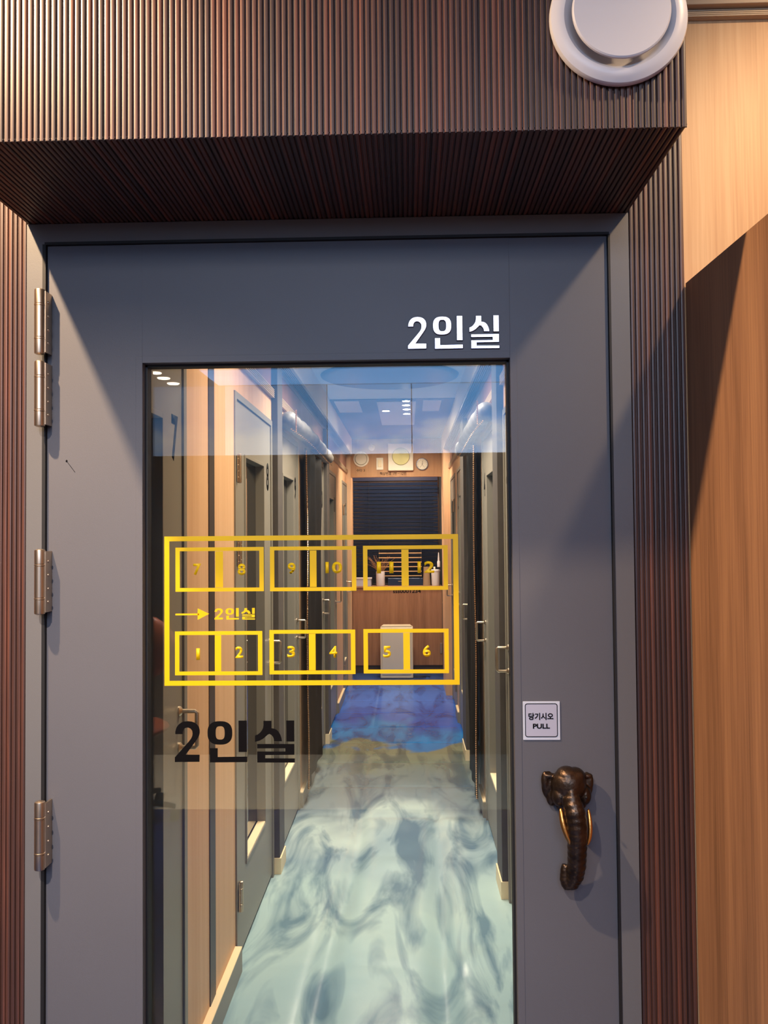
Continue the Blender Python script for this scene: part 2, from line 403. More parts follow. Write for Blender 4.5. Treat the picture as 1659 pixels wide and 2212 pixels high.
def sign_letters(name, cen, W, H, m, parent, extr, bev, label=None, bold=0):
    """three letters as sub-parts of one lettering part"""
    groups = [[GL[0]], [RING[0], RING[1], GL[1], GL[2]], [GL[3], GL[4], GL[5]]]
    root = None
    bx0, bx1, by0, by1 = 193, 1530, 142, 608
    for gi, gset in enumerate(groups):
        xs = [p[0] for g in gset for p in g]; ys = [p[1] for g in gset for p in g]
        sx = W/(bx1-bx0); sy = H/(by1-by0)
        me = curve_mesh(glyph_curves(gset), ((max(xs)-min(xs))*sx, (max(ys)-min(ys))*sy), extr, bev)
        ox = ((max(xs)+min(xs))/2-(bx0+bx1)/2)*sx; oz = -((max(ys)+min(ys))/2-(by0+by1)/2)*sy
        me.transform(Matrix.Translation(Vector(cen)+Vector((ox, 0, oz))) @ FRONT)
        obj(name, me, m, parent, label=label)

# ------------------------------------------------------------------ entrance: wall plane, door, lintel
YW = 1.34
XL, XR = P(60, 487, YW).x, P(1356, 463, YW).x
ZT = P(700, 474, YW).z
XS = P(1478, 500, YW).x
CZ = 2.68                                   # ceiling of the entrance room
def flutes(bm, x0, x1, kind, a, b_, base):
    """kind 'wall': slats stand up z a..b proud of y=base;  'soffit': slats run y a..b hanging under z=base"""
    p = .0077; n = int((x1-x0)/p+.5); p = (x1-x0)/n; s = p/.0077
    for i in range(n):
        o = x0+i*p
        pr = [(0, .0008), (.0006, .0008), (.0009, .0024), (.0016, .0034), (.0026, .0037), (.0051, .0037), (.0061, .0034), (.0068, .0024), (.0071, .0008), (.0077, .0008)]
        pr = [(o+u*s, v) for u, v in pr]
        A = []; B = []
        for u, v in pr:
            if kind == 'wall': A.append(bm.verts.new((u, base-v, a))); B.append(bm.verts.new((u, base-v, b_)))
            else: A.append(bm.verts.new((u, a, base-v))); B.append(bm.verts.new((u, b_, base-v)))
        for k in range(len(pr)-1): bm.faces.new((A[k], A[k+1], B[k+1], B[k]))
        bm.faces.new(A[1:-1]); bm.faces.new(B[1:-1])
wf = bmesh.new()
bm_box(wf, -2.4, XL-.001, YW+.003, YW+.10, 0, CZ); bm_box(wf, XR+.001, XS-.0005, YW+.003, YW+.10, 0, CZ)
bm_box(wf, XL-.001, XR+.001, YW+.003, YW+.10, ZT, CZ)
flutes(wf, XL-.52, XL-.001, 'wall', .0, ZT+.1, YW+.003)
flutes(wf, XR+.001, XS-.001, 'wall', .0, CZ-.005, YW+.003)
struct(obj('wall_front', wf, 'flute', smooth=30))
# lintel box
YF = 1.052
lt = bmesh.new()
bm_box(lt, XL, XR, YF+.004, YW+.003, ZT+.004, CZ)
flutes(lt, XL, XR, 'wall', ZT-.0005, CZ-.003, YF+.004)
flutes(lt, XL, XR, 'soffit', YF+.001, YW-.002, ZT+.004)
struct(obj('trim_1', lt, 'flute', smooth=30))
# oak wall to the right with crown moulding
struct(box('wall_right_oak', XS, 1.9, YW+.004, YW+.10, 0, CZ, 'lightwood'))
bpy.data.objects['wall_right_oak'].name = 'wall_right'
mz0, mz1 = P(1570, 41, YW).z, P(1570, 12, YW).z
mo = bmesh.new()
hh = (mz1-mz0)
for i in range(4):
    bm_box(mo, XS+.0005, 1.9, YW-.008+.001*i, YW+.004, mz0+hh*(.02+.16*i), mz0+hh*(.13+.16*i), .0005)
bm_box(mo, XS+.0005, 1.9, YW-.003, YW+.004, mz0, mz0+hh*.64)
bm_box(mo, XS+.0005, 1.9, YW-.018, YW+.004, mz0+hh*.64, mz1, .001)
struct(obj('trim_2', mo, 'groove'))
struct(box('trim_3', XS+.0005, 1.9, YW-.014, YW+.004, mz1, CZ-.001, 'cream'))
# brown wood partition coming towards the camera
pa = P(1484, 612, YW); pb_x = .462
pt = bmesh.new()
bm_prism(pt, [(XS+.0006, YW-.0005), (pb_x+.012, .30), (pb_x+.052, .30), (XS+.0406, YW-.0005)], lambda u, v: Vector((u, v, .004)), (0, 0, pa.z-.004))
tag(obj('wooden_partition', pt, 'midwood'), 'tall brown wood grain partition panel at the right, below the paler oak wall', 'partition')

# the slate door
door = sempty('door_1', (0, YW, 0))
X0, X1 = P(100, 1100, YW).x, P(1321, 1100, YW).x
ZD = P(700, 520, YW).z
fo = bmesh.new()
fv = lambda u, v: Vector((u, YW-.004, v))
bm_prism(fo, [(XL+.0005, 0), (X0-.002, 0), (X0-.002, ZD+.004), (XL+.0005, ZT-.0006)], fv, (0, .1, 0))
bm_prism(fo, [(XR-.0005, 0), (X1+.002, 0), (X1+.002, ZD+.004), (XR-.0005, ZT-.0006)], fv, (0, .1, 0))
bm_prism(fo, [(XL+.0005, ZT-.0006), (X0-.002, ZD+.004), (X1+.002, ZD+.004), (XR-.0005, ZT-.0006)], fv, (0, .1, 0))
bm_box(fo, X0-.002, X0+.008, YW+.045, YW+.099, 0, ZD+.004)
bm_box(fo, X1-.008, X1+.002, YW+.045, YW+.099, 0, ZD+.004)
obj('door_frame', fo, 'slate_frame', door)
sp = bmesh.new()
bm_box(sp, X0-.0055, X0-.0001, YW-.0045, YW+.044, 0, ZD+.001); bm_box(sp, X1+.0001, X1+.0035, YW-.0045, YW+.044, 0, ZD+.001)
bm_box(sp, X0-.002, X1+.002, YW-.0045, YW+.044, ZD+.0002, ZD+.0045)
obj('door_seal', sp, 'black', door)
gx0, gx1 = P(307, 1100, YW).x, P(1106, 1100, YW).x
gz1, gz0 = P(700, 778, YW).z, .22
lf = bmesh.new(); Y0 = YW+.002; Y1 = YW+.044
bm_box(lf, X0, gx0, Y0, Y1, .008, ZD, .0008); bm_box(lf, gx1, X1, Y0, Y1, .008, ZD, .0008)
bm_box(lf, gx0-.0005, gx1+.0005, Y0, Y1, gz1, ZD, .0004); bm_box(lf, gx0-.0005, gx1+.0005, Y0, Y1, .008, gz0, .0004)
leaf = obj('door_leaf', lf, 'slate', door)
gb = bmesh.new()                                     # raised glazing border
t = .011
for a in ((gx0-t, gx0, gz0-t, gz1+t), (gx1, gx1+t, gz0-t, gz1+t), (gx0, gx1, gz1, gz1+t), (gx0, gx1, gz0-t, gz0)):
    bm_box(gb, a[0], a[1], Y0-.0006, Y0+.0005, a[2], a[3], .0003)
obj('glazing_border', gb, 'slate', door)
rb = bmesh.new()                                     # dark rubber in the reveal
YG = YW+.030
for a in ((gx0-.0002, gx0+.0035, gz0, gz1), (gx1-.0035, gx1+.0002, gz0, gz1), (gx0, gx1, gz1-.0035, gz1+.0002), (gx0, gx1, gz0-.0002, gz0+.0035)):
    bm_box(rb, a[0], a[1], Y0+.016, YG+.008, a[2], a[3])
obj('glazing_gasket', rb, 'black', door)
box('glass_pane', gx0+.0005, gx1-.0005, YG, YG+.005, gz0+.0005, gz1-.0005, 'glass', door)

# yellow room map on the glass
YD = YG-.0003
def strip(bm, x0, y0, x1, y1):
    a = P(x0, y0, YG); c = P(x1, y1, YG)
    bm_box(bm, min(a.x, c.x), max(a.x, c.x), YD, YG-.00002, min(a.z, c.z), max(a.z, c.z))
def frame_rect(bm, l, tp, r, b_, wl, wt):
    A = P(l, tp, YG); B = P(r, b_, YG)
    x0, x1, z1, z0 = A.x, B.x, A.z, B.z
    k = 1/(FPX/YG)
    bm_box(bm, x0, x0+wl*k, YD, YG-.00002, z0, z1); bm_box(bm, x1-wl*k, x1, YD, YG-.00002, z0, z1)
    bm_box(bm, x0+wl*k, x1-wl*k, YD, YG-.00002, z1-wt*k, z1); bm_box(bm, x0+wl*k, x1-wl*k, YD, YG-.00002, z0, z0+wt*k)
mb = bmesh.new(); frame_rect(mb, 355, 1159, 993, 1479, 11, 10.5); obj('map_border', mb, 'yellow', door)
cells = [(379, 1183, 570, 1277, (7, 8), 465, 482), (583, 1181, 770, 1276, (9, 10), 669, 684), (784, 1179, 968, 1274, (11, 12), 867, 883),
         (378, 1364, 567, 1458, (1, 2), 464, 478), (582, 1361, 768, 1456, (3, 4), 667, 682), (785, 1359, 970, 1454, (5, 6), 871, 886)]
dig = {7: (426, 1230), 8: (522, 1230), 9: (630, 1228), 10: (721, 1226), 11: (832, 1226), 12: (920, 1225),
       1: (428, 1413), 2: (517, 1409), 3: (629, 1408), 4: (720, 1408), 5: (836, 1408), 6: (922, 1406)}
for (l, tp, r, b_, nums, m0, m1) in cells:
    mb = bmesh.new(); frame_rect(mb, l, tp, r, b_, 9.5, 8)
    strip(mb, m0, tp+8.2, m1, b_-8.2); obj('map_desk_cell', mb, 'yellow', door)
for n_, (x, y) in dig.items():
    c = P(x, y, YG); k = YG/FPX
    text('map_number', str(n_), (17 if n_ != 1 else 8)*k if n_ < 10 else 36*k, 25*k, (c.x, YG-.00003, c.z), 'yellow', door, bold=.034)
ar = bmesh.new()
strip(ar, 379, 1325.5, 430, 1329)
A = [P(427, 1314, YG), P(452, 1326, YG), P(427, 1339, YG)]
bm_prism(ar, [(p.x, p.z) for p in A], lambda u, v: Vector((u, YD, v)), (0, .00028, 0))
obj('map_arrow', ar, 'yellow', door)
k = YG/FPX
c = P(507, 1326, YG); sign_letters('map_lettering', (c.x, YG-.00003, c.z), 88*k, 25*k, 'yellow', door, .0003, 0)
c = P(507, 1602, YG); sign_letters('window_lettering', (c.x, YG-.00003, c.z), 260*k, 90*k, 'ink', door, .0003, 0, 'black vinyl letters on the glass')
k = YW/FPX
c = P(979.5, 718.5, YW); sign_letters('door_lettering', (c.x, Y0, c.z), 199*k, 73*k, 'chrome', door, .004, .0007, 'raised polished metal letters')

# hinges of the slate door
def hinge(parent, c, H, r, axis, side=1, m='nickel'):
    """barrel centred at c, leaf running along axis ('X' or 'Y') with side sign"""
    bm = bmesh.new(); h = H/2
    prof = [(r*.55, -h), (r*.95, -h+.0015), (r, -h+.003), (r, -h*.55), (r*.9, -h*.545), (r*1.04, -h*.53), (r*1.04, -h*.49), (r*.9, -h*.475), (r, -h*.47),
            (r, h*.47), (r*.9, h*.475), (r*1.04, h*.49), (r*1.04, h*.53), (r*.9, h*.545), (r, h*.55), (r, h-.003), (r*.95, h-.0015), (r*.55, h)]
    bm_lathe(bm, prof, c, 'Z', 20)
    o = obj('hinge', bm, m, parent, smooth=40)
    bm = bmesh.new(); L_ = r*2.0
    if axis == 'X': bm_box(bm, c[0]+r*.82, c[0]+r*1.18, c[1]-r*.1, YW+.001, c[2]-h*.93, c[2]+h*.93)
    else: bm_box(bm, c[0]-side*r*.4-.001, c[0]-side*r*.4+.001, c[1]-r*2.6, c[1], c[2]-h*.93, c[2]+h*.93)
    l = obj('hinge_plate', bm, m, o); l.matrix_parent_inverse = Matrix.Identity(4)
    bm = bmesh.new()
    for dz in (.62, .2, -.22, -.62):
        if axis == 'X': bm_ball(bm, (c[0]+r*1.2, c[1]+r*1.1, c[2]+dz*h), (.0018, .0026, .0028), 2)
        else: bm_ball(bm, (c[0]-side*r*.4+side*.0012, c[1]-r*1.7, c[2]+dz*h), (.0016, .0028, .0028), 1)
    l = obj('hinge_screws', bm, m, o, smooth=True); l.matrix_parent_inverse = Matrix.Identity(4)
    return o
YH = YW-.022
for ya, yb in ((624, 766), (779, 922), (1186, 1328), (1730, 1880)):
    a = P(86, ya, YH); b_ = P(86, yb, YH)
    hinge(door, ((a.x+b_.x)/2, YH, (a.z+b_.z)/2), a.z-b_.z, .0083, 'X')

# pull sticker
sg = thing('pull_sign', 'small square silver sign reading PULL in Korean and English on the slate door', 'sign', P(1170, 1556, Y0))
a = P(1129, 1515, Y0); b_ = P(1210, 1598, Y0)
box('sign_plate', a.x, b_.x, Y0-.0016, Y0-.0001, b_.z, a.z, 'signrim', sg, .0004)
box('sign_face', a.x+.0035, b_.x-.0045, Y0-.0019, Y0-.0014, b_.z+.0055, a.z-.0035, 'signface', sg, .0002)
bd = bmesh.new()
def rrect(x0, x1, z0, z1, r, n=6):
    o = []
    for cx, cz, s_ in ((x1-r, z1-r, 0), (x0+r, z1-r, 1), (x0+r, z0+r, 2), (x1-r, z0+r, 3)):
        for i in range(n+1):
            t_ = (s_+i/n)*PI/2; o.append((cx+r*math.cos(t_), cz+r*math.sin(t_)))
    return o
x0, x1, z0, z1 = a.x+.003, b_.x-.0038, b_.z+.0048, a.z-.003
o1 = rrect(x0, x1, z0, z1, .004); o2 = rrect(x0+.0012, x1-.0012, z0+.0012, z1-.0012, .003)
va = [bd.verts.new((u, Y0-.0021, v)) for u, v in o1]; vb = [bd.verts.new((u, Y0-.0021, v)) for u, v in o2]
for i in range(len(va)): bd.faces.new((va[i], va[(i+1) % len(va)], vb[(i+1) % len(va)], vb[i]))
obj('sign_outline', bd, 'ink', sg)
k = Y0/FPX
c = P(1168, 1547, Y0); text('sign_lettering', '당기시오', 53*k, 15*k, (c.x, Y0-.0019, c.z), 'ink', sg, bold=.03)
c = P(1169, 1568, Y0); text('sign_lettering', 'PULL', 36*k, 10.5*k, (c.x, Y0-.0019, c.z), 'ink', sg, bold=.03)

# elephant handle
def elephant():
    YE = Y0-.022; k = YE/FPX
    o0 = P(1228, 1700, YE)
    def q(px, py, dy): p = P(px, py, YE); return Vector((p.x, Y0-dy, p.z))
    bm = bmesh.new()
    def E(px, py, dy, rx, rz, ry, sub=3): p = q(px, py, dy); bm_ball(bm, p, (rx*k, ry, rz*k), sub)
    E(1229, 1696, .020, 37, 38, .022)            # skull
    E(1225, 1676, .020, 24, 20, .018); E(1243, 1678, .018, 22, 19, .017)
    E(1208, 1718, .022, 17, 23, .016); E(1263, 1718, .018, 15, 22, .014)   # cheeks
    E(1231, 1716, .032, 15, 26, .014)            # trunk root
    E(1187, 1700, .011, 15, 30, .006); E(1180, 1690, .012, 9, 20, .006)    # left ear
    E(1194, 1725, .012, 12, 20, .006)
    E(1271, 1700, .011, 13, 28, .006); E(1277, 1692, .012, 8, 18, .006)    # right ear
    E(1190, 1679, .013, 16, 6, .006); E(1270, 1679, .013, 13, 6, .006)     # ear rims
    E(1236, 1728, .010, 38, 36, .010)            # backing
    pts = []; rad = []
    path = [(1231, 1716, .032, 19), (1236, 1745, .040, 22), (1240, 1775, .042, 22), (1242, 1805, .040, 21), (1243, 1835, .035, 20), (1244, 1865, .029, 19.5), (1242, 1890, .023, 18.5), (1236, 1908, .019, 16), (1226, 1912, .018, 13), (1221, 1900, .018, 11), (1221, 1880, .018, 9), (1223, 1868, .017, 7)]
    n = 8
    for i in range(len(path)-1):
        for j in range(n):
            t_ = j/n; a_ = [path[i][m_]*(1-t_)+path[i+1][m_]*t_ for m_ in range(4)]
            wr = 1+.03*math.sin((i*n+j)*1.6)
            pts.append(q(a_[0], a_[1], a_[2])); rad.append(a_[3]*k*wr)
    bm_tube(bm, pts, rad, 20)
    o = obj('elephant_handle', bm, 'bronze', door, smooth=True, label='dark bronze elephant head pull handle')
    md = o.modifiers.new('remesh', 'REMESH'); md.mode = 'VOXEL'; md.voxel_size = .0011; md.use_smooth_shade = True
    sm = o.modifiers.new('smooth', 'SMOOTH'); sm.factor = .5; sm.iterations = 4
    for pp in ([(1208, 1738, .034, 4), (1209, 1762, .040, 6.5), (1215, 1785, .044, 6.5), (1223, 1805, .046, 5), (1231, 1817, .046, 2.2)],
               [(1268, 1742, .030, 3), (1270, 1765, .036, 5), (1270, 1788, .040, 5), (1267, 1806, .042, 4), (1262, 1816, .042, 2)]):
        tb = bmesh.new(); pts = [q(a_, b2, c2) for a_, b2, c2, _ in pp]; bm_tube(tb, pts, [r_*k for *_, r_ in pp], 12)
        tk = obj('tusk', tb, 'gold', o, smooth=True, label='rubbed golden tusk'); tk.matrix_parent_inverse = Matrix.Identity(4)
        s2 = tk.modifiers.new('sub', 'SUBSURF'); s2.levels = 1; s2.render_levels = 2
    for (px, py, r_) in ((1208, 1716, 3.4), (1262, 1716, 2.6)):
        eb = bmesh.new(); bm_ball(eb, q(px, py, .037), (r_*k, .002, r_*1.2*k), 2)
        e_ = obj('eye', eb, 'black', o, smooth=True); e_.matrix_parent_inverse = Matrix.Identity(4)
elephant()

# round vent on the lintel
def round_vent(name, label, c, R, facing=-1, group=None, m='white'):
    t_ = thing(name, label, 'vent', c, group)
    s_ = R/.087
    bm = bmesh.new()
    bm_lathe(bm, [(r*s_, h*s_) for r, h in ((.083, .0), (.0868, .003), (.087, .007), (.0855, .0105), (.080, .0135), (.074, .0155), (.070, .0155), (.067, .0125), (.062, .006), (.056, .001), (.045, .0))], c, 'Y', 72, facing)
    obj('vent_rim', bm, m, t_, smooth=35)
    bm = bmesh.new()
    bm_lathe(bm, [(r*s_, h*s_) for r, h in ((.02, .002), (.02, .012), (.045, .015), (.0595, .0185), (.0615, .021), (.0612, .0235), (.0595, .0248), (.04, .0252), (.0, .0253))], c, 'Y', 72, facing)
    obj('vent_disc', bm, m, t_, smooth=35)
    return t_
vc = P(1333, 45, YF); round_vent('round_vent', 'large round white vent valve on the fluted wood above the door', (vc.x, YF, vc.z), 149*YF/FPX)

# small scuffs on the door
sc_ = bmesh.new(); a = P(144, 996, Y0); b_ = P(162, 1020, Y0)
bm_tube(sc_, [(a.x, Y0-.0002, a.z), (b_.x, Y0-.0002, b_.z)], .0004, 6); bm_ball(sc_, (a.x, Y0-.0003, a.z), (.0017, .0003, .0022), 1)
obj('scratch_mark', sc_, 'ink', door)

# ------------------------------------------------------------------ entrance room behind the camera
YB = -3.30
struct(box('floor', -2.4, 1.9, -2.1, YW+.10, -.05, 0, 'mural_room')); 
struct(box('floor_tiled', -2.4, 1.9, YB, -2.1, -.05, .001, 'tile')).name = 'floor_tiles'
struct(box('ceiling', -2.4, 1.9, YB, YW+.10, CZ, CZ+.05, 'ceil'))
struct(box('wall_back', -2.4, 1.9, YB-.05, YB, 0, CZ, 'beigewall'))
struct(box('wall_left', -2.45, -2.4, YB, YW+.1, 0, CZ, 'beigewall'))
struct(box('wall_right_side', 1.9, 1.95, YB, YW+.1, 0, CZ, 'beigewall')).name = 'wall_side'
sk = thing('sky_light_panel', 'glowing blue sky picture panel with clouds mirrored in the top of the glass', 'light panel', (0, YB+.02, 2.4))
x = -1.925
for i, wd in enumerate((.60, .75, .615, 1.6)):
    box('sky_panel', x+.0035, x+wd-.0035, YB+.002, YB+.022, 2.172, CZ-.004, ('skydim', 'skymid', 'sky', 'sky')[i], sk); x += wd
ck = thing('ceiling_sky_panel', 'glowing blue sky picture panel set in the entrance ceiling', 'light panel', (0, YB+.8, CZ))
box('sky_panel', -1.35, 1.4, YB+.1, YB+1.25, CZ-.012, CZ-.002, 'sky', ck)
M['glow'] = emit('warm_lamp_glow', (1, .86, .66, 1), ROOM_E*8)
for i, (px, py) in enumerate(((331, 801), (350, 813), (371, 825))):
    Yv = (CZ-EYE-.01)*FPX/(1158-py); X = (px-880)*Yv/FPX
    bm = bmesh.new(); bm_lathe(bm, [(.0, .004), (.038, .004), (.042, 0)], (X, 2*(YG)-Yv, CZ-.002), 'Z', 24, -1)
    tag(obj('entrance_downlight', bm, 'glow'), 'small round warm downlight mirrored at the top left of the glass', 'light', 'entrance ceiling downlights')
lamp('room_fill', 'AREA', (-.2, -1.5, 2.62), 27.0, (.84, .88, 1.0), (-.2, -1.1, 0), shape='RECTANGLE', size=1.8, size_y=.9)

# brown leather swivel chair behind the camera (mirrored in the glass)
ch = thing('office_chair', 'brown leather swivel chair mirrored at the left edge of the glass', 'chair', (-1.61, -1.95, 0))
cx, cy = -1.61, -1.95
bm = bmesh.new(); bm_ball(bm, (cx, cy-.22, .93), (.24, .055, .20), 3); obj('backrest', bm, 'leather', ch, True)
bm = bmesh.new(); bm_ball(bm, (cx, cy, .50), (.25, .25, .055), 3); obj('seat', bm, 'leather', ch, True)
bm = bmesh.new(); bm_tube(bm, [(cx, cy-.16, .46), (cx, cy-.27, .52), (cx, cy-.27, .80)], .018); obj('back_support', bm, 'black', ch, True)
bm = bmesh.new(); bm_tube(bm, [(cx, cy, .10), (cx, cy, .46)], .025); obj('gas_column', bm, 'chrome', ch, True)
for i in range(5):
    a_ = 2*PI*i/5+.1; ex, ey = cx+.30*math.cos(a_), cy+.30*math.sin(a_)
    bm = bmesh.new(); bm_tube(bm, [(cx, cy, .12), (ex, ey, .075)], [.022, .014]); l = obj('leg', bm, 'black', ch, True)
    bm = bmesh.new(); bm_lathe(bm, [(.01, -.022), (.028, -.02), (.028, .02), (.01, .022)], (ex, ey, .030), 'X', 20); o = obj('caster', bm, 'black', ch, 40)

# ------------------------------------------------------------------ the corridor
WL, WR = -.64, .427
CC = EYE+1.03
YE_ = 8.85
left_doors = [(1.50, 2.385, '7'), (3.065, 3.915, '8'), (4.085, 4.86, '9'), (5.50, 6.34, '10'), (6.56, 7.43, '11'), (8.17, 8.78, '12')]
right_doors = [(2.84, 3.655, '5'), (3.875, 4.69, '4'), (5.04, 5.86, '3'), (6.22, 7.04, '2'), (7.35, 8.10, '1')]
ZFO, ZLF, ZW1, ZW0 = EYE+.545, EYE+.515, EYE+.31, .32
def side_wall(name, X, side, doors, y0, y1):
    bm = bmesh.new(); xa, xb = (X-.09, X) if side < 0 else (X, X+.09)
    y = y0
    for a, b_, _ in doors:
        if a > y: bm_box(bm, xa, xb, y, a, 0, EYE+.665)
        bm_box(bm, xa, xb, a, b_, ZFO, EYE+.665); y = b_
    if y < y1: bm_box(bm, xa, xb, y, y1, 0, EYE+.665)
    struct(obj(name, bm, 'colwood'))
    struct(box(name+'_upper', xa, xb, y0, y1, EYE+.665, CC, 'redwood'))
    # dark backing rooms
side_wall('wall_corridor_left', WL, -1, left_doors, YW+.10, 9.95)
side_wall('wall_corridor_right', WR, 1, right_doors, YW+.10, 9.95)
dn = 2
def side_door(X, s, a, b_, num):
    """s = +1 when the door faces +X (left wall), -1 on the right wall"""
    global dn
    d = sempty('door_%d' % dn, (X, (a+b_)/2, 0)); dn += 1
    def bx(bm, d0, d1, y0, y1, z0, z1, bev=0):     # d measured out of the wall into the corridor
        xs = sorted((X+s*d0, X+s*d1)); bm_box(bm, xs[0], xs[1], y0, y1, z0, z1, bev)
    bm = bmesh.new(); t_ = .032
    bx(bm, -.09, .006, a+.001, a+t_, .0, ZFO-.001, .001); bx(bm, -.09, .006, b_-t_, b_-.001, .0, ZFO-.001, .001)
    bx(bm, -.09, .006, a+t_, b_-t_, ZLF+.002, ZFO-.001, .001)
    obj('door_frame', bm, 'cor_paint', d)
    l0, l1 = a+t_+.003, b_-t_-.003
    W_ = b_-a; w0, w1 = a+W_*(.245 if s > 0 else .20), a+W_*(.735 if s > 0 else .68)
    bm = bmesh.new()
    bx(bm, -.045, .0, l0, w0, .02, ZLF); bx(bm, -.045, .0, w1, l1, .02, ZLF)
    bx(bm, -.045, .0, w0, w1, ZW1, ZLF); bx(bm, -.045, .0, w0, w1, .02, ZW0)
    obj('door_leaf', bm, 'cor_paint', d)
    bm = bmesh.new(); g = .014
    bx(bm, -.001, .005, w0-g, w0, ZW0-g, ZW1+g, .001); bx(bm, -.001, .005, w1, w1+g, ZW0-g, ZW1+g, .001); bx(bm, -.001, .005, w0, w1, ZW1, ZW1+g, .001)
    bx(bm, -.001, .005, w0, w1, ZW0-g, ZW0, .001)
    obj('glazing_border', bm, 'cor_paint', d)
    bm = bmesh.new(); bx(bm, -.03, .003, w0+.001, w1-.001, ZW0, ZW0+.006); obj('sill', bm, 'sill', d)
    bm = bmesh.new(); bx(bm, -.04, -.034, w0, w1, ZW0, ZW1); obj('glass_pane', bm, 'darkglass', d)
    bm = bmesh.new(); bx(bm, -.046, -.0455, l0-.004, l1+.004, .0, ZLF+.003); obj('door_seal', bm, 'black', d)
    if num:
        nw = .062 if len(num) == 1 else .11
        if num == '1': nw = .03
        text('door_number', num, nw, .128, (X+s*.0002, b_-t_-.075, EYE+.272), 'ink', d, LEFTW if s > 0 else RIGHTW, bold=.03)
    for z in (.255, -.06, -1.33):
        h_ = hinge(d, (X+s*.014, a+t_+.004, EYE+z), .112, .008, 'Y', s)
    zc = EYE-.535; yh = b_-t_-.035
    bm = bmesh.new()
    bm_tube(bm, [(X, yh, zc+.05), (X+s*.045, yh, zc+.05), (X+s*.05, yh, zc+.045), (X+s*.05, yh, zc-.045), (X+s*.045, yh, zc-.05), (X, yh, zc-.05)], .006, 10)
    for q in (.05, -.05): bm_lathe(bm, [(.014, 0), (.014, .003), (.009, .008), (.006, .01)], (X, yh, zc+q), 'X', 16, s)
    obj('door_handle', bm, 'nickel', d, smooth=40)
for a, b_, n_ in left_doors: side_door(WL, 1, a, b_, n_)
for a, b_, n_ in right_doors: side_door(WR, -1, a, b_, n_)

# mouldings, pilasters, coves, baseboards (setting)
tn = 4
def trim(bm, m):
    global tn
    o = struct(obj('trim_%d' % tn, bm, m)); tn += 1; return o
for X, s in ((WL, 1), (WR, -1)):
    def bx(bm, d0, d1, y0, y1, z0, z1, bev=0):
        xs = sorted((X+s*d0, X+s*d1)); bm_box(bm, xs[0], xs[1], y0, y1, z0, z1, bev)
    bm = bmesh.new()
    for i in range(5): bx(bm, 0.0, .016, YW+.12, 8.84, EYE+.655+i*.0088, EYE+.655+i*.0088+.0042)
    bx(bm, 0, .0008, YW+.12, 8.84, EYE+.654, EYE+.697); trim(bm, 'groove')
    bm = bmesh.new(); bx(bm, 0, .06, YW+.11, 8.84, EYE+.862, CC-.001); trim(bm, 'cream')
    bm = bmesh.new()
    for i in range(6): bx(bm, .002+i*.010, .0072+i*.010, YW+.11, 8.84, EYE+.846, EYE+.862)
    bx(bm, .0, .003, YW+.11, 8.84, EYE+.82, EYE+.862); trim(bm, 'coolgroove')
    for a, b_ in (((3.925, 4.075), (6.35, 6.55)) if s > 0 else ((3.665, 3.865), (5.875, 6.205))):
        bm = bmesh.new(); bx(bm, 0, .030, a, b_, 0, EYE+.82, .002); trim(bm, 'pilaster')
        bm = bmesh.new(); bx(bm, .0, .036, a-.004, b_+.004, 0, .075, .001); trim(bm, 'sill')
bm = bmesh.new(); bm_box(bm, WL-.001, WL+.003, 2.665, 2.74, 0, EYE+.655); trim(bm, 'darkbrown')
def baseboard(name, x0, x1, y0, y1):
    b1 = struct(box(name, x0, x1, y0, y1, 0, .085, 'cor_paint', bev=.001))
    b2 = box('cap_strip', x0, x1, y0, y1, .085, .091, 'sill', b1, .001); b2.matrix_parent_inverse = Matrix.Identity(4)
baseboard('baseboard_left', WL, WL+.026, 2.395, 3.055)
baseboard('baseboard_left_far', WL, WL+.02, 7.44, 8.16)
baseboard('baseboard_left_mid', WL, WL+.02, 4.87, 5.49)
baseboard('baseboard_right', WR-.02, WR, 7.05, 7.34)
baseboard('baseboard_right_mid', WR-.02, WR, 4.70, 5.03)
struct(box('trim_20', .366, WR, 8.24, 8.84, 0, EYE+.85, 'colwood'))
struct(box('trim_21', WL, WL+.045, 8.79, 8.85, 0, EYE+.85, 'colwood'))

